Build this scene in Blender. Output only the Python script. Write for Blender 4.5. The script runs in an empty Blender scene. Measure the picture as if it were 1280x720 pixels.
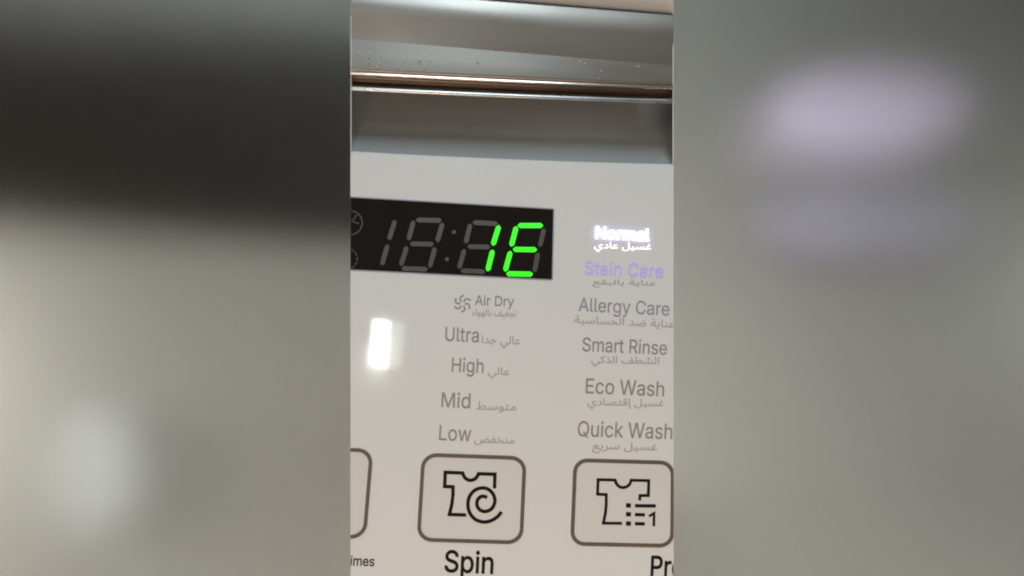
import bpy, bmesh, math, os, random, unicodedata
from mathutils import Vector, Matrix
random.seed(4)
scene = bpy.context.scene
COL = scene.collection

# ------------------------------------------------------------------ camera
# The control panel is the plane y = 0 (x right, z up, viewer at -y).
F = 692.0                      # focal length in photo pixels (1280 px wide frame)
DIST = 0.131
n_c = Vector((-0.165, 0.32, 1.0))          # panel plane in camera axes (x right, y down, z ahead): n.p = DIST
xa = Vector((1.0, 0.041, 0.0)); xa.z = -(n_c.x * xa.x + n_c.y * xa.y); xa.normalize()
ya = n_c.normalized()                       # panel +y, away from the viewer
za = xa.cross(ya)                           # up the panel (camera axes are y down)
if za.y > 0: za = -za
# world -> camera axes: p_cam = (xa ya za) p + (0,0,DIST)
M = Matrix((xa, ya, za))                    # camera axes -> world rotation (rows)
O_cam = Vector((0, 0, DIST))
CAM = M @ (-O_cam)
def ray(px, py):
    d = M @ Vector(((px - 640) / F, (py - 360) / F, 1.0))
    return d
def P(px, py, y=0.0):
    d = ray(px, py)
    t = (y - CAM.y) / d.y
    return CAM + d * t
right = M @ Vector((1, 0, 0)); up = M @ Vector((0, -1, 0)); back = M @ Vector((0, 0, -1))
cd = bpy.data.cameras.new('camera'); cam = bpy.data.objects.new('camera', cd); COL.objects.link(cam)
rot = Matrix((right, up, back)).transposed()
cam.matrix_world = Matrix.Translation(CAM) @ rot.to_4x4()
cd.sensor_width = 36.0; cd.lens = 36.0 * F / 1280.0
cd.clip_start = 0.005; cd.clip_end = 50
scene.camera = cam
PX = DIST / F                               # metres per photo pixel on the panel

# ------------------------------------------------------------------ world, lamps, exposure
w = bpy.data.worlds.new('World'); scene.world = w; w.use_nodes = True
w.node_tree.nodes['Background'].inputs[0].default_value = (0.60, 0.60, 0.585, 1)
w.node_tree.nodes['Background'].inputs[1].default_value = 0.22
scene.view_settings.view_transform = 'Standard'; scene.view_settings.look = 'None'
scene.view_settings.exposure = 0.0; scene.view_settings.gamma = 1.0
scene.view_settings.use_curve_mapping = False
scene.cycles.use_denoising = True; scene.cycles.filter_width = 2.0
scene.cycles.max_bounces = 10; scene.cycles.transmission_bounces = 8
scene.cycles.sample_clamp_indirect = 6

def area(name, loc, target, sx, sy, power, color, spread=180):
    l = bpy.data.lights.new(name, 'AREA'); l.shape = 'RECTANGLE'; l.size = sx; l.size_y = sy
    l.energy = power; l.color = color; l.spread = math.radians(spread)
    o = bpy.data.objects.new(name, l); COL.objects.link(o); o.location = loc
    o.rotation_euler = (Vector(target) - Vector(loc)).to_track_quat('-Z', 'Y').to_euler()
    return o
def mirror_dir(px, py):
    d = ray(px, py).normalized(); d.y = -d.y; return d
area('key_lamp', (0.02, -0.40, 0.50), (0, 0, 0.0), 0.22, 0.36, 2.3, (0.80, 1.0, 1.09))
area('warm_lamp', (-0.01, -0.24, -0.30), (0.0, 0, -0.075), 0.22, 0.10, 0.16, (1.0, 0.70, 0.48), 75)
# the tall narrow lamp mirrored in the glossy panel, with its dimmer neighbour
q = P(475, 430); hl = q + mirror_dir(475, 430) * 0.5
area('tall_lamp', hl, q, 0.019, 0.052, 0.115, (0.97, 1.0, 0.95))
q2 = P(494, 431); h2 = q2 + mirror_dir(494, 431) * 0.51
area('tall_lamp_side', h2, q2, 0.016, 0.050, 0.013, (0.9, 1.0, 0.85))

# ------------------------------------------------------------------ materials
def mat(name, base, rough=0.4, metal=0.0, coat=0.0, emit=None, es=0.0, spec=0.5, trans=0.0, ior=1.5,
        var=0.0, scale=200.0, bump=0.0, bscale=3000.0, stretch=None, rvar=0.0):
    m = bpy.data.materials.new(name); m.use_nodes = True
    nt = m.node_tree; b = nt.nodes['Principled BSDF']
    b.inputs['Base Color'].default_value = (*base, 1); b.inputs['Roughness'].default_value = rough
    b.inputs['Metallic'].default_value = metal; b.inputs['Coat Weight'].default_value = coat
    b.inputs['Coat Roughness'].default_value = 0.04
    b.inputs['Specular IOR Level'].default_value = spec
    b.inputs['Transmission Weight'].default_value = trans; b.inputs['IOR'].default_value = ior
    if emit: b.inputs['Emission Color'].default_value = (*emit, 1); b.inputs['Emission Strength'].default_value = es
    tc = nt.nodes.new('ShaderNodeTexCoord'); mp = nt.nodes.new('ShaderNodeMapping')
    nt.links.new(tc.outputs['Object'], mp.inputs[0])
    if stretch: mp.inputs['Scale'].default_value = stretch
    if var or rvar:
        nz = nt.nodes.new('ShaderNodeTexNoise'); nz.inputs['Scale'].default_value = scale; nz.inputs['Detail'].default_value = 5
        nt.links.new(mp.outputs[0], nz.inputs[0])
        if var:
            mx = nt.nodes.new('ShaderNodeMix'); mx.data_type = 'RGBA'
            mx.inputs[6].default_value = tuple(c * (1 - var) for c in base) + (1,)
            mx.inputs[7].default_value = tuple(min(1, c * (1 + var)) for c in base) + (1,)
            nt.links.new(nz.outputs[0], mx.inputs[0]); nt.links.new(mx.outputs[2], b.inputs['Base Color'])
        if rvar:
            mr = nt.nodes.new('ShaderNodeMapRange'); mr.inputs[1].default_value = 0.3; mr.inputs[2].default_value = 0.7
            mr.inputs[3].default_value = max(0, rough - rvar); mr.inputs[4].default_value = rough + rvar
            nt.links.new(nz.outputs[0], mr.inputs[0]); nt.links.new(mr.outputs[0], b.inputs['Roughness'])
    if bump:
        n2 = nt.nodes.new('ShaderNodeTexNoise'); n2.inputs['Scale'].default_value = bscale; n2.inputs['Detail'].default_value = 3
        nt.links.new(mp.outputs[0], n2.inputs[0])
        bp = nt.nodes.new('ShaderNodeBump'); bp.inputs['Strength'].default_value = bump; bp.inputs['Distance'].default_value = 0.0001
        nt.links.new(n2.outputs[0], bp.inputs['Height']); nt.links.new(bp.outputs[0], b.inputs['Normal'])
    return m
M_panel = mat('white_gloss_plastic', (0.66, 0.655, 0.645), 0.075, var=0.02, scale=60, bump=0.035, bscale=700, rvar=0.05)
M_face = mat('button_plastic', (0.63, 0.61, 0.585), 0.12, var=0.015, scale=60)
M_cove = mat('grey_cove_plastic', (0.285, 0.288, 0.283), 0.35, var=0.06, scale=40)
M_print = mat('grey_print', (0.265, 0.245, 0.23), 0.4, spec=0.2, var=0.1, scale=900)
M_violet_grey = mat('violet_grey_print', (0.29, 0.265, 0.31), 0.4, spec=0.2, var=0.1, scale=900)
M_faint = mat('faint_print', (0.37, 0.35, 0.325), 0.4, spec=0.2, var=0.12, scale=900)
M_black = mat('black_print', (0.012, 0.009, 0.007), 0.4, spec=0.15, var=0.1, scale=900)
M_outline = mat('bronze_outline', (0.125, 0.098, 0.075), 0.3, var=0.25, scale=70)
M_glass = mat('black_display_glass', (0.012, 0.0085, 0.007), 0.06, spec=0.3, var=0.2, scale=80)
M_rim = mat('display_rim', (0.30, 0.28, 0.34), 0.25)
M_off = mat('unlit_segment', (0.060, 0.052, 0.043), 0.4, var=0.15, scale=500)
M_ghost = mat('faint_symbol', (0.055, 0.046, 0.038), 0.4, var=0.15, scale=500)
M_green = mat('green_light', (0.02, 0.3, 0.01), 0.4, emit=(0.03, 1.0, 0.0), es=1.0)
M_white_lit = mat('white_light', (0.8, 0.8, 0.8), 0.4, emit=(0.52, 0.42, 1.0), es=3.6)
M_soft_lit = mat('white_light_soft', (0.7, 0.7, 0.7), 0.4, emit=(0.92, 0.86, 1.0), es=1.0)
M_violet_lit = mat('violet_light', (0.27, 0.24, 0.42), 0.4, emit=(0.46, 0.38, 0.95), es=0.42)
M_satin = mat('satin_metal', (0.27, 0.245, 0.22), 0.38, metal=0.6, var=0.10, scale=70, stretch=(0.25, 1, 1), bump=0.10, bscale=2500, rvar=0.10)
M_chrome = mat('chrome', (0.55, 0.56, 0.57), 0.30, metal=1.0, rvar=0.05, scale=200)
M_lip = mat('polished_metal', (0.62, 0.55, 0.50), 0.2, metal=1.0)
M_gap = mat('gap_painted_dark', (0.085, 0.055, 0.042), 0.3, var=0.6, scale=120, stretch=(1, 0.2, 0.2))  # dark reflections in the gap are painted into this brown
M_speck = mat('dust', (0.75, 0.74, 0.70), 0.6)
M_stain = mat('brown_stain', (0.10, 0.075, 0.035), 0.5)

# ------------------------------------------------------------------ mesh helpers
pl_L = (ray(438, 0).cross(ray(438, 720))).normalized(); pl_R = (ray(842, 0).cross(ray(842, 720))).normalized()
if pl_L.dot(ray(640, 360)) < 0: pl_L = -pl_L
if pl_R.dot(ray(640, 360)) < 0: pl_R = -pl_R
def clip(bm, inset=0.0):
    for n in (pl_L, pl_R):
        r = bmesh.ops.bisect_plane(bm, geom=bm.verts[:] + bm.edges[:] + bm.faces[:], dist=1e-7,
                                   plane_co=CAM + n * inset, plane_no=n, clear_inner=True)
        cut = [e for e in r['geom_cut'] if isinstance(e, bmesh.types.BMEdge)]
        if cut and any(e.is_boundary for e in cut):
            try: bmesh.ops.holes_fill(bm, edges=[e for e in cut if e.is_boundary], sides=0)
            except Exception: pass
def link(name, bm, m, parent=None, smooth=False, do_clip=False, inset=0.0):
    if do_clip: clip(bm, inset)
    me = bpy.data.meshes.new(name); bm.normal_update(); bm.to_mesh(me); bm.free()
    me.materials.append(m)
    if smooth:
        for p in me.polygons: p.use_smooth = True
    o = bpy.data.objects.new(name, me); COL.objects.link(o)
    if parent: o.parent = parent
    return o
def prism(bm, pts, y0, y1):
    """pts: photo-plane outline already as world points on y=0; solid between y0 (front) and y1 (back)"""
    f = [bm.verts.new((p.x, y0, p.z)) for p in pts]; b = [bm.verts.new((p.x, y1, p.z)) for p in pts]
    n = len(pts)
    ff = bm.faces.new(f); bm.faces.new(list(reversed(b)))
    for i in range(n): bm.faces.new((f[i], b[i], b[(i + 1) % n], f[(i + 1) % n]))
    ff.normal_update()
    if ff.normal.y > 0: bmesh.ops.reverse_faces(bm, faces=bm.faces[:])
def stroke(bm, pts, width, y0, y1, closed=False, cap=True):
    """a raised line of even width along pixel points pts (photo pixels), mitred"""
    n = len(pts); L = []; R = []
    V = [Vector(p) for p in pts]
    for i in range(n):
        a = V[i - 1] if (i > 0 or closed) else None; c = V[(i + 1) % n] if (i < n - 1 or closed) else None
        d1 = (V[i] - a).normalized() if a is not None else None
        d2 = (c - V[i]).normalized() if c is not None else None
        if d1 is None: d1 = d2
        if d2 is None: d2 = d1
        t = (d1 + d2); t = t.normalized() if t.length > 1e-6 else d1
        nn = Vector((-t.y, t.x)); k = max(0.45, nn.dot(Vector((-d1.y, d1.x))))
        h = width / 2 / k
        v = V[i]
        if not closed and cap and i == 0: v = v - d2 * width * 0.25
        if not closed and cap and i == n - 1: v = v + d1 * width * 0.25
        L.append(v + nn * h); R.append(v - nn * h)
    def vs(l, y): return [bm.verts.new((p.x, y, p.z)) for p in (P(a.x, a.y) for a in l)]
    Lf, Rf, Lb, Rb = vs(L, y0), vs(R, y0), vs(L, y1), vs(R, y1)
    m = n if closed else n - 1
    for i in range(m):
        j = (i + 1) % n
        bm.faces.new((Lf[i], Lf[j], Rf[j], Rf[i])); bm.faces.new((Lb[i], Rb[i], Rb[j], Lb[j]))
        bm.faces.new((Lf[i], Lb[i], Lb[j], Lf[j])); bm.faces.new((Rf[i], Rf[j], Rb[j], Rb[i]))
    if not closed:
        bm.faces.new((Lf[0], Rf[0], Rb[0], Lb[0])); bm.faces.new((Lf[-1], Lb[-1], Rb[-1], Rf[-1]))
    bmesh.ops.recalc_face_normals(bm, faces=bm.faces[:])
def smooth_path(pts, k=5):
    out = []; n = len(pts); V = [Vector(p) for p in pts]
    for i in range(n - 1):
        p0 = V[max(0, i - 1)]; p1 = V[i]; p2 = V[i + 1]; p3 = V[min(n - 1, i + 2)]
        for j in range(k):
            t = j / k
            out.append(0.5 * ((2 * p1) + (p2 - p0) * t + (2 * p0 - 5 * p1 + 4 * p2 - p3) * t * t + (3 * p1 - p0 - 3 * p2 + p3) * t ** 3))
    out.append(V[-1]); return [tuple(v) for v in out]
def quad_round(TL, TR, BR, BL, rx, ry, k=9):
    """rounded rectangle in the quad's own unit square, as pixel points"""
    out = []
    for cx, cy, a0 in ((1 - rx, ry, -90), (1 - rx, 1 - ry, 0), (rx, 1 - ry, 90), (rx, ry, 180)):
        for j in range(k):
            a = math.radians(a0 + 90 * j / (k - 1)); u = cx + rx * math.cos(a); v = cy + ry * math.sin(a)
            out.append(tuple((1 - u) * (1 - v) * TL[i] + u * (1 - v) * TR[i] + u * v * BR[i] + (1 - u) * v * BL[i] for i in (0, 1)))
    return out
def Z(ox, oy, s):
    return lambda x, y: (ox + x / s, oy + y / s)
def zz(f, pts): return [f(*p) for p in pts]

# ------------------------------------------------------------------ lettering
fdir = os.path.join(bpy.utils.system_resource('DATAFILES'), 'fonts')
def font(fn):
    try: return bpy.data.fonts.load(os.path.join(fdir, fn))
    except Exception: return None
FL, FA = font('Inter.woff2'), font('NotoSansArabic-VariableFont_wdth,wght.woff2')
forms = {}
for c in range(0xFE70, 0xFF00):
    d = unicodedata.decomposition(chr(c)).split()
    if len(d) == 2: forms.setdefault(chr(int(d[1], 16)), {})[d[0].strip('<>')] = chr(c)
def shape_arabic(s):
    out = []
    for i, ch in enumerate(s):
        f = forms.get(ch)
        if not f: out.append(ch); continue
        prv = i > 0 and 'initial' in forms.get(s[i - 1], {})
        nxt = i < len(s) - 1 and s[i + 1] in forms and 'final' in forms[s[i + 1]] and 'initial' in f
        k = 'medial' if prv and nxt else 'final' if prv and 'final' in f else 'initial' if nxt else 'isolated'
        out.append(f.get(k, ch))
    return ''.join(reversed(out))
def contours(s, fnt, weight):
    """outlines of a line of text as polylines, optionally fattened by weight"""
    cu = bpy.data.curves.new('t', 'FONT'); cu.body = s; cu.size = 1.0
    if fnt: cu.font = fnt
    o = bpy.data.objects.new('t', cu); COL.objects.link(o)
    dg = bpy.context.evaluated_depsgraph_get(); dg.update()
    cv = o.evaluated_get(dg).to_curve(dg); out = []
    for sp in cv.splines:
        bp = sp.bezier_points; n = len(bp); pts = []
        for k in range(n):
            a, b = bp[k], bp[(k + 1) % n]
            p0, p1, p2, p3 = (Vector(q[:2]) for q in (a.co, a.handle_right, b.handle_left, b.co))
            d = (p3 - p0)
            flat = d.length < 1e-6 or (abs(d.cross(p1 - p0)) + abs(d.cross(p2 - p0))) / d.length < 1e-4
            for t in ((0,) if flat else (0, .2, .4, .6, .8)):
                u = 1 - t; q = p0 * u**3 + p1 * 3 * u * u * t + p2 * 3 * u * t * t + p3 * t**3
                if not pts or (q - pts[-1]).length > 1e-5: pts.append(q)
        if len(pts) > 2 and (pts[0] - pts[-1]).length < 1e-5: pts.pop()
        if len(pts) > 2: out.append(pts)
    o.to_curve_clear() if hasattr(o, 'to_curve_clear') else None
    bpy.data.objects.remove(o); bpy.data.curves.remove(cu)
    if weight:
        big = max(out, key=lambda c: abs(area2(c))); sg = 1 if area2(big) > 0 else -1
        res = []
        for c in out:
            m = len(c); r = []
            for k in range(m):
                d1 = (c[k] - c[k - 1]).normalized(); d2 = (c[(k + 1) % m] - c[k]).normalized()
                t = d1 + d2; t = t.normalized() if t.length > 1e-3 else d1
                nn = Vector((t.y, -t.x)); kk = max(0.5, nn.dot(Vector((d1.y, -d1.x))))
                r.append(c[k] + nn * (sg * weight / kk))
            res.append(r)
        out = res
    return out
def area2(c): return sum(c[i - 1].cross(c[i]) for i in range(len(c)))
def winding(p, cs):
    w_ = 0
    for c in cs:
        for i in range(len(c)):
            a, b = c[i - 1], c[i]
            if a.y <= p.y < b.y and (b - a).cross(p - a) > 0: w_ += 1
            elif b.y <= p.y < a.y and (b - a).cross(p - a) < 0: w_ -= 1
    return w_
def text_fill(s, fnt, weight):
    from mathutils.geometry import delaunay_2d_cdt
    cs = contours(s, fnt, weight); V = []; E = []
    for c in cs:
        b = len(V); V += c; E += [(b + k, b + (k + 1) % len(c)) for k in range(len(c))]
    vo, eo, fo, *_ = delaunay_2d_cdt(V, E, [], 0, 1e-6)
    boxes = [(c, min(p.x for p in c), max(p.x for p in c)) for c in cs]; keep = []
    for f in fo:
        g = (vo[f[0]] + vo[f[1]] + vo[f[2]]) / 3
        if winding(g, [c for c, a, b in boxes if a <= g.x <= b]) != 0: keep.append(f)
    return vo, keep
def height(c, fnt): return max(p.y for k in contours(c, fnt, 0.0) for p in k)
CAP_L = height('H', FL); CAP_A = height('\u0627', FA)
print('caps', CAP_L, CAP_A)
def words(name, s, x0, y0, x1, y1, cap, m, parent, arabic=False, weight=0.0, h=0.00003, lean=0.045, label=None):
    vo, fs = text_fill(shape_arabic(s) if arabic else s, FA if arabic else FL, weight)
    bm = bmesh.new(); used = {}
    for f in fs:
        for k in f:
            if k not in used: used[k] = bm.verts.new((vo[k].x, vo[k].y, 0))
        try: bm.faces.new([used[k] for k in f])
        except ValueError: pass
    a = min(v.co.x for v in bm.verts); b = max(v.co.x for v in bm.verts)
    for v in bm.verts:
        u = (v.co.x - a) / (b - a); t = v.co.y / (CAP_A * 1.22 if arabic else CAP_L) * cap
        p = P(x0 + u * (x1 - x0) + t * lean, y0 + u * (y1 - y0) - t)
        v.co = (p.x, -h, p.z)
    r = bmesh.ops.extrude_face_region(bm, geom=bm.faces[:])
    for v in r['geom']:
        if isinstance(v, bmesh.types.BMVert): v.co.y = -0.000004
    bmesh.ops.recalc_face_normals(bm, faces=bm.faces[:])
    o = link(name, bm, m, parent, do_clip=True, inset=0.00004)
    if label: o['label'] = label
    return o

# ------------------------------------------------------------------ the washing machine front
root = bpy.data.objects.new('washing_machine', None); COL.objects.link(root)
root.empty_display_size = 0.02
root.location = (0, 0, 0)
root['label'] = 'white washing machine control panel with green lit display under a metal edge'
root['category'] = 'washing machine'

# panel slab: top edge is the faint curved seam below the grey cove
def seam(px): u = (px - 438) / 404; return 187.5 + 16.5 * u - 2.0 * (4 * u * (1 - u)) * -1
top = [P(x, seam(x)) for x in range(380, 901, 20)]
bm = bmesh.new(); prism(bm, top + [P(900, 780), P(380, 780)], 0.0, 0.003)
be = [e for e in bm.edges if abs(e.verts[0].co.y) < 1e-6 and abs(e.verts[1].co.y) < 1e-6 and e.verts[0].co.z > P(640, 260).z and e.verts[1].co.z > P(640, 260).z]
bmesh.ops.bevel(bm, geom=be, offset=0.0005, segments=3, affect='EDGES')
panel = link('control_panel', bm, M_panel, root, do_clip=True)

# profile pieces swept along the machine's width ------------------------------------------------
def sweep(name, rows, m, parent, smooth=True, label=None):
    """rows: (pixel y at the strip's left edge, pixel y at its right edge, depth y in metres, sag px) from bottom to top"""
    bm = bmesh.new(); xs = [380 + 20 * i for i in range(27)]; grid = []
    for (a, b, y, sag) in rows:
        g = []
        for x in xs:
            u = (x - 438) / 404
            g.append(bm.verts.new(P(x, a + (b - a) * u + sag * 4 * u * (1 - u), y)))
        grid.append(g)
    for i in range(len(rows) - 1):
        for j in range(len(xs) - 1):
            bm.faces.new((grid[i][j], grid[i][j + 1], grid[i + 1][j + 1], grid[i + 1][j]))
    bmesh.ops.recalc_face_normals(bm, faces=bm.faces[:])
    bm.faces.ensure_lookup_table()
    c = bm.faces[len(bm.faces) // 2]
    if c.normal.dot(CAM - c.calc_center_median()) < 0: bmesh.ops.reverse_faces(bm, faces=bm.faces[:])
    o = link(name, bm, m, parent, smooth, do_clip=True)
    if label: o['label'] = label
    return o
rows = []
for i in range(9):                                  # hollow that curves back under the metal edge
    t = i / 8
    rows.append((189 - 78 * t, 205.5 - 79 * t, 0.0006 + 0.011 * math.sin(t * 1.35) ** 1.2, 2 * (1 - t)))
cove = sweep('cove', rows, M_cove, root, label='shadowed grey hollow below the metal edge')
rows = [(114, 130, 0.003, 1)]
for k in range(9):                                  # half-round bar under the metal
    a = math.radians(-70 + 140 * k / 8)
    rows.append((109.6 - 4.4 * math.sin(a), 126 - 4.4 * math.sin(a), -0.0050 - 0.0009 * math.cos(a), 1))
trim = sweep('chrome_strip', rows, M_chrome, root, label='thin grey bright strip along the lower edge of the metal')
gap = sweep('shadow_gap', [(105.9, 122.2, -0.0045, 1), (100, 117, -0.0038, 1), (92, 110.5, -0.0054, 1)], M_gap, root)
rows = [(94.2, 112.4, -0.005, 1)]
for k in range(9):
    a = math.radians(-80 + 160 * k / 8)
    rows.append((91.2 - 2.6 * math.sin(a), 109.6 - 2.4 * math.sin(a), -0.0075 - 0.0006 * math.cos(a), 1))
sweep('polished_lip', rows, M_lip, root)
edge = sweep('metal_edge', [(89.2, 107.6, -0.0072, 1), (88.2, 106.8, -0.0078, 1), (84, 103, -0.0080, 1), (66, 94, -0.0084, 1), (48.5, 82, -0.0089, 0)], M_satin, root)  # crease at the top row shaped to imitate a diagonal reflection
sweep('metal_face', [(48.5, 82, -0.0089, 0), (30, 64, -0.0101, 0), (15, 45, -0.0112, 0), (-12, 20.5, -0.0130, 0), (-13, 19.5, -0.0126, 0), (-14, 18.5, -0.0072, 0)], M_satin, root)
sweep('top_cover', [(-10, 22, -0.0075, 0), (-16, 16, -0.0105, 0), (-40, -10, -0.0125, 0), (-80, -50, -0.0125, 0), (-82, -52, 0.02, 0)], M_panel, root, label='pale body above the metal edge')
for px, u in ((438, 0), (842, 1)):                   # added plates, unseen edge-on, that keep side light out of the hollow
    n = pl_L if u == 0 else pl_R
    prof = [(196 + 16 * u, 0.002), (190 + 16 * u, -0.0002), (110 + 16 * u, -0.0060), (84 + 20 * u, -0.0086), (40 + 30 * u, -0.0100), (-10 + 30 * u, -0.0122), (-10 + 30 * u, 0.02), (190 + 16 * u, 0.02)]
    bm = bmesh.new(); a = [P(px, b_, y) + n * 0.00002 for b_, y in prof]; c = [p + n * 0.00025 for p in a]
    va = [bm.verts.new(p) for p in a]; vc = [bm.verts.new(p) for p in c]; bm.faces.new(va); bm.faces.new(list(reversed(vc)))
    for k in range(len(va)): bm.faces.new((va[k - 1], va[k], vc[k], vc[k - 1]))
    bmesh.ops.recalc_face_normals(bm, faces=bm.faces[:])
    link('side_light_block', bm, M_panel, root)

# display ---------------------------------------------------------------------------------------
A = Z(430, 230, 4.571)
bm = bmesh.new()
DQ = [A(-60, 69), A(1196, 145), A(1187, 545), A(-60, 483)]
def rect_px(pts): return [P(*p) for p in pts]
prism(bm, rect_px(quad_round(*DQ, 0.006, 0.02, 5)), -0.00004, 0.002)
display = link('display_window', bm, M_glass, root, do_clip=True, inset=0.00001)
display['label'] = 'black glass display reading 1E in green segments'
bm = bmesh.new(); stroke(bm, quad_round(DQ[0], A(1199, 143), A(1190, 549), A(-60, 487), 0.006, 0.02, 5), 1.5, -0.00007, 0.0005, closed=True)
link('display_rim', bm, M_rim, display, do_clip=True)
def segment(p, q, wd, m):
    a = Vector(A(*p)); b = Vector(A(*q)); d = (b - a).normalized(); n = Vector((-d.y, d.x)); h = wd / 4.571 / 2
    e = h * 0.85
    pts = [a + n * h * 0.25, a + d * e + n * h, b - d * e + n * h, b + n * h * 0.25, b - n * h * 0.25, b - d * e - n * h, a + d * e - n * h, a - n * h * 0.25]
    bm = bmesh.new(); prism(bm, [P(v.x, v.y) for v in pts], -0.00009, -0.00003)
    return link('segment', bm, m, display)
OFF = [((292, 207), (257, 320)), ((250, 347), (216, 465)),
       ((412, 206), (556, 209)), ((398, 210), (368, 322)), ((564, 222), (532, 332)), ((378, 342), (512, 345)), ((360, 357), (324, 468)), ((520, 362), (490, 478)), ((330, 483), (478, 488)),
       ((736, 220), (877, 228)), ((722, 228), (695, 340)), ((706, 358), (834, 361)), ((688, 373), (657, 485)), ((668, 496), (806, 502)),
       ((1143, 255), (1118, 360)), ((1108, 392), (1088, 505))]
ON = [((886, 237), (850, 352)), ((850, 377), (820, 498)), ((993, 238), (1136, 238)), ((985, 243), (955, 357)), ((966, 374), (1101, 376)), ((952, 384), (920, 500)), ((928, 513), (1078, 516))]
for p, q_ in OFF: segment(p, q_, 27, M_off)
for p, q_ in ON: segment(p, q_, 29, M_green)['label'] = 'green lit segment'
for c in ((628, 275), (588, 431)):
    bm = bmesh.new(); prism(bm, [P(*A(c[0] + 12 * math.cos(t * math.pi / 6), c[1] + 12 * math.sin(t * math.pi / 6))) for t in range(12)], -0.00009, -0.00003)
    link('colon_dot', bm, M_off, display)
bm = bmesh.new()
stroke(bm, [A(38 + 66 * math.cos(t * math.pi / 16), 222 + 68 * math.sin(t * math.pi / 16)) for t in range(32)], 1.5, -0.00009, -0.00003, closed=True)
stroke(bm, zz(A, [(-10, 215), (20, 222), (50, 208), (72, 178)]), 1.5, -0.00009, -0.00003)
stroke(bm, zz(A, [(50, 208), (58, 220), (84, 226)]), 1.5, -0.00009, -0.00003)
link('fan_symbol', bm, M_ghost, display, do_clip=True)
bm = bmesh.new()
for k in range(12):
    a = k * math.pi / 6
    stroke(bm, [A(26 + 50 * math.cos(a + t), 428 + 54 * math.sin(a + t)) for t in (-.16, 0, .16)], 1.6, -0.00009, -0.00003)
link('dotted_symbol', bm, M_ghost, display, do_clip=True)

# printed words ---------------------------------------------------------------------------------
T3, T4, T5, T6, T7 = Z(540, 350, 3.275), Z(700, 260, 4.235), Z(700, 410, 4.235), Z(430, 550, 4.236), Z(650, 550, 4.235)
def W(f, s, x0, y0, x1, y1, cap, m=M_print, **k):
    sc_ = {T3: 3.275}.get(f, 4.235)
    return words(k.pop('name', 'printed_word'), s, *f(x0, y0), *f(x1, y1), cap / sc_, m, panel, **dict(dict(weight=0.006), **k))
def AR(f, s, x0, y0, x1, y1, cap, m=M_faint, **k): return W(f, s, x0, y0, x1, y1, cap, m, arabic=True, lean=0.03, **k)
W(T3, 'Air Dry', 175, 103, 335, 109, 41)
W(T3, 'Ultra', 53, 249, 191, 255, 57); W(T3, 'High', 80, 375, 210, 381, 57)
W(T3, 'Mid', 38, 520, 156, 525, 60); W(T3, 'Low', 28, 655, 160, 660, 60)
AR(T3, 'تجفيف بالهواء', 165, 144, 345, 150, 34)
AR(T3, 'عالي جدا', 203, 258, 362, 264, 40); AR(T3, 'عالي', 228, 386, 318, 390, 36)
AR(T3, 'متوسط', 180, 530, 345, 535, 40); AR(T3, 'منخفض', 172, 665, 338, 670, 38)
W(T4, 'Normal', 188, 163, 470, 177, 64, M_white_lit, weight=0.004, h=0.0005, name='lit_word', label='programme name glowing white')
AR(T4, 'غسيل عادي', 180, 212, 484, 221, 40, M_soft_lit, h=0.0001, weight=0.006, name='lit_word', label='small script glowing white')
W(T4, 'Stain Care', 128, 350, 545, 370, 68, M_violet_lit, weight=0.005, h=0.00012, name='lit_word', label='programme name glowing dim violet')
AR(T4, 'عناية بالبقع', 172, 404, 510, 411, 34)
W(T4, 'Allergy Care', 97, 545, 578, 570, 70, M_violet_grey)
AR(T4, 'عناية ضد الحساسية', 75, 608, 608, 634, 48)
W(T5, 'Smart Rinse', 117, 122, 565, 142, 72); AR(T5, 'الشطف الذكي', 165, 183, 525, 192, 46)
W(T5, 'Eco Wash', 135, 345, 550, 362, 78); AR(T5, 'غسيل إقتصادي', 145, 408, 550, 415, 46)
W(T5, 'Quick Wash', 92, 573, 593, 588, 80); AR(T5, 'غسيل سريع', 170, 640, 515, 648, 46)
W(T6, 'times', 10, 663, 160, 668, 50, M_black, lean=0.08, weight=0.012); W(T6, 'Spin', 530, 697, 790, 707, 112, M_black, weight=0.014)
W(T7, 'Program', 690, 718, 1140, 732, 104, M_black, weight=0.016)
bm = bmesh.new()                                     # little blower symbol: six curved vanes
for k in range(6):
    a = k * math.pi / 3 + 0.2
    stroke(bm, smooth_path([T3(125 + r * math.cos(a + b) * 1.0, 97 + r * math.sin(a + b) * 0.97) for r, b in ((11, 0), (20, -.18), (29, .05), (35, .45))], 3), 2.0, -0.00003, -0.000004)
link('blower_symbol', bm, M_print, panel)

# buttons ---------------------------------------------------------------------------------------
def button(f, quad, rx, ry, label):
    qp = zz(f, quad)
    b = bpy.data.objects.new('button', None); COL.objects.link(b); b.parent = root; b.empty_display_size = 0.005
    c = P(sum(p[0] for p in qp) / 4, sum(p[1] for p in qp) / 4); b.location = c; b['label'] = label
    path = quad_round(*qp, rx, ry)
    def place(o): o.matrix_parent_inverse = Matrix.Translation(-c); return o
    bm = bmesh.new(); prism(bm, [P(*p) for p in path], -0.00005, 0.001)
    place(link('button_face', bm, M_face, b, do_clip=True, inset=0.00001))
    bm = bmesh.new(); stroke(bm, path, 4.7, -0.00009, 0.0005, closed=True)
    place(link('button_outline', bm, M_outline, b, do_clip=True, inset=0.00001))
    return b, place
Y0, Y1 = -0.00008, -0.00004
b, pl = button(T6, [(421, 78), (957, 97), (937, 543), (394, 527)], 0.135, 0.155, 'touch button with a shirt and spiral symbol')
bm = bmesh.new()
neck = smooth_path([(628, 175), (637, 196), (652, 209), (669, 213), (688, 209), (703, 196), (712, 179)], 3)
stroke(bm, zz(T6, [(642, 397), (558, 394), (571, 340), (577, 290), (577, 248), (533, 246), (536, 171)] + neck + [(799, 181), (797, 252)]), 4.4, Y0, Y1)
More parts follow.
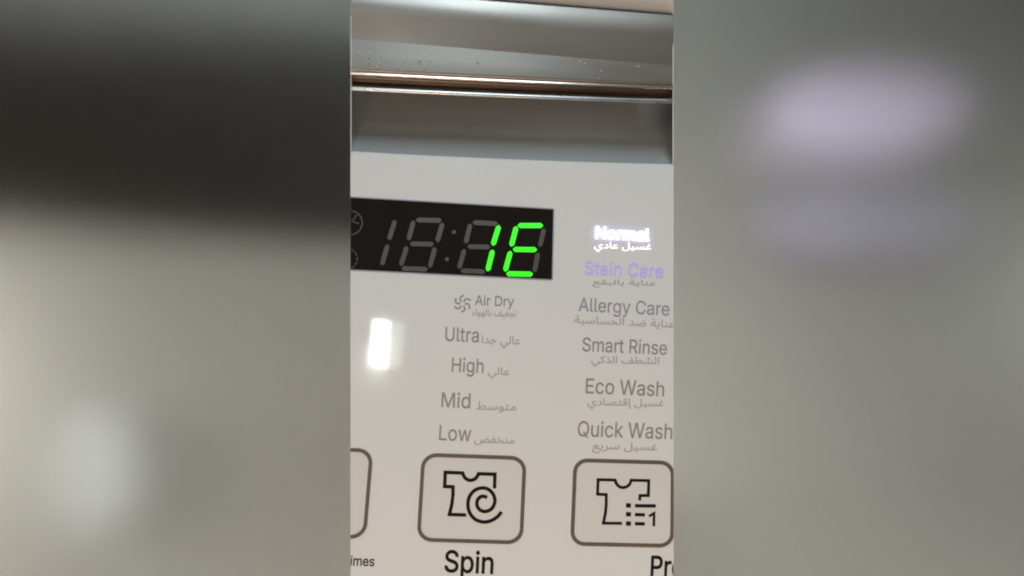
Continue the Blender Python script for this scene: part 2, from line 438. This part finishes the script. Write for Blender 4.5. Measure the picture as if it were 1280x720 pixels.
stroke(bm, smooth_path(zz(T6, [(754, 302), (730, 298), (708, 315), (704, 345), (721, 371), (752, 378), (783, 362), (799, 325), (789, 286), (762, 260), (727, 254), (690, 268), (664, 300), (656, 342), (666, 386), (695, 420), (737, 434), (776, 428), (810, 408), (831, 384)]), 4), 4.4, Y0 - 0.00001, Y1)
pl(link('spin_symbol', bm, M_black, b))
b, pl = button(T7, [(293, 107), (808, 121), (804, 560), (275, 549)], 0.125, 0.145, 'touch button with a shirt and numbered list symbol')
bm = bmesh.new()
neck = smooth_path([(503, 212), (510, 231), (525, 246), (545, 252), (566, 246), (580, 233), (588, 213)], 3)
stroke(bm, zz(T7, [(535, 441), (441, 440), (452, 385), (456, 340), (456, 289), (410, 287), (413, 210)] + neck + [(681, 215), (679, 294), (635, 294), (633, 316)]), 3.7, Y0, Y1)
for y in (346, 393, 442):
    stroke(bm, zz(T7, [(566, y), (581, y + .5)]), 5.4, Y0, Y1)
stroke(bm, zz(T7, [(612, 348), (714, 349)]), 4.2, Y0, Y1); stroke(bm, zz(T7, [(612, 395), (656, 396)]), 4.2, Y0, Y1); stroke(bm, zz(T7, [(612, 443), (656, 444)]), 4.2, Y0, Y1)
stroke(bm, zz(T7, [(685, 402), (709, 388), (708, 453)]), 3.2, Y0, Y1)
pl(link('list_symbol', bm, M_black, b))
button(T6, [(-390, 40), (146, 56), (108, 514), (-430, 500)], 0.135, 0.155, 'touch button cut off at the panel edge')

# dust caught on the glossy panel round the mirrored lamp
bm = bmesh.new()
for k in range(70):
    x = random.gauss(484, 17); y = random.gauss(432, 22); r = random.uniform(0.25, 0.55)
    prism(bm, [P(x + r * math.cos(t * 1.257 + k), y + r * math.sin(t * 1.257 + k)) for t in range(5)], -0.00003, 0.0)
dust = link('dust', bm, M_speck, panel, do_clip=True); dust['kind'] = 'stuff'

# pale scratches and specks on the metal, brown smears in the hollow
bm = bmesh.new()
for k in range(26):
    x = random.choice((random.uniform(440, 560), random.uniform(440, 830))); t = random.uniform(0.1, 0.85)
    u = (x - 438) / 404; y0 = 88 + 18 * u - t * (37 + -13 * u); l = random.uniform(0.6, 3.0); dx = random.uniform(-0.6, 0.6)
    stroke(bm, [(x, y0), (x + dx, y0 - l)], random.uniform(0.3, 0.7), 0.0, 0.0001)
for v in bm.verts:                                   # move along the view line onto the metal
    d = v.co - CAM; f = (-0.00885 - CAM.y) / (0.0 - CAM.y) if v.co.y < 0.00005 else (-0.0080 - CAM.y) / (0.0001 - CAM.y)
    v.co = CAM + d * f
link('scratch', bm, M_speck, edge, do_clip=True)['kind'] = 'stuff'

# ------------------------------------------------------------------ backdrop: added rough glass, boards and lights standing in for blurred sides
YG, YW = 0.16, 0.26
def slab(name, x0, y0, x1, y1, depth, th, m, parent=None, quad=None):
    pts = quad or [(x0, y0), (x1, y0), (x1, y1), (x0, y1)]
    bm = bmesh.new(); pp = [P(a, b_, depth) for a, b_ in pts]
    prism(bm, pp, depth, depth + th)
    return link(name, bm, m, parent)
M_frost = bpy.data.materials.new('added_blur_glass'); M_frost.use_nodes = True
nt = M_frost.node_tree; nt.nodes.remove(nt.nodes['Principled BSDF'])
rf = nt.nodes.new('ShaderNodeBsdfRefraction'); rf.inputs['Color'].default_value = (0.97, 0.97, 0.96, 1)
rf.inputs['Roughness'].default_value = 0.49; rf.inputs['IOR'].default_value = 1.4
nt.links.new(rf.outputs[0], nt.nodes['Material Output'].inputs[0])
M_board = mat('grey_paint', (0.36, 0.345, 0.315), 0.8, var=0.04, scale=12)
M_dark = mat('dark_brown_board', (0.012, 0.006, 0.002), 0.7, var=0.2, scale=12)
M_glowW = mat('added_white_glow', (0.45, 0.45, 0.45), 0.5, emit=(0.9, 1.0, 0.95), es=0.18)  # emission for the added glows, no real lamps
M_glowV2 = mat('added_dim_violet_glow', (0.40, 0.37, 0.45), 0.5, emit=(0.72, 0.68, 0.93), es=0.075)
M_glowV = mat('added_violet_glow', (0.42, 0.39, 0.45), 0.5, emit=(0.80, 0.71, 0.96), es=0.47)
slab('added_blur_pane', -400, -300, 1700, 1050, YG, 0.004, M_frost)['kind'] = 'structure'  # made-up pane, added only to blur what stands behind
slab('added_back_board', -900, -700, 2200, 1500, YW + 0.012, 0.01, M_board)['kind'] = 'structure'  # added grey board in place of the blurred panel surface
slab('added_dark_board', 0, 0, 0, 0, YW, 0.008, M_dark, quad=[(-500, 20), (600, 45), (600, 300), (-500, 256)])['kind'] = 'structure'  # added dark board in place of the blurred display
def glow_slab(label, pts, m, name='added_glow'):  # made-up glowing slabs for the blurred highlight and lit words
    o = slab(name, 0, 0, 0, 0, YW - 0.01, 0.01, m, quad=pts); o['label'] = label; o['category'] = 'glow_slab'
glow_slab('added soft white glow imitating a blurred highlight, lower left', quad_round((70, 505), (165, 505), (165, 668), (70, 668), .5, .5, 7), M_glowW)
glow_slab('added broad lavender glow imitating a blurred lit word, upper right', quad_round((955, 100), (1185, 106), (1185, 196), (955, 188), .35, .5, 5), M_glowV)
glow_slab('added faint lavender glow behind the blur pane, below the brighter one', quad_round((945, 240), (1205, 247), (1205, 325), (945, 318), .35, .5, 5), M_glowV2)
area('board_fill', P(860, -760, YW - 0.085), P(860, 300, YW), 1.1, 0.03, 6.2, (1.0, 0.985, 0.96))  # unseen fill lights, added to brighten the board evenly, through the last line
area('board_fill_low', P(640, 1480, YW - 0.085), P(640, 420, YW), 1.1, 0.03, 1.3, (1.0, 0.95, 0.87))
area('board_fill_end', P(1850, 300, YW - 0.085), P(1000, 360, YW), 0.6, 0.03, 2.2, (0.97, 0.99, 0.97))
area('board_fill_end', P(-900, 450, YW - 0.085), P(300, 450, YW), 0.6, 0.03, 2.2, (1.0, 0.96, 0.90))
area('board_fill_middle', P(960, 330, YG + 0.012), P(990, 330, YW), 0.30, 0.30, 0.14, (1.0, 0.99, 0.95))
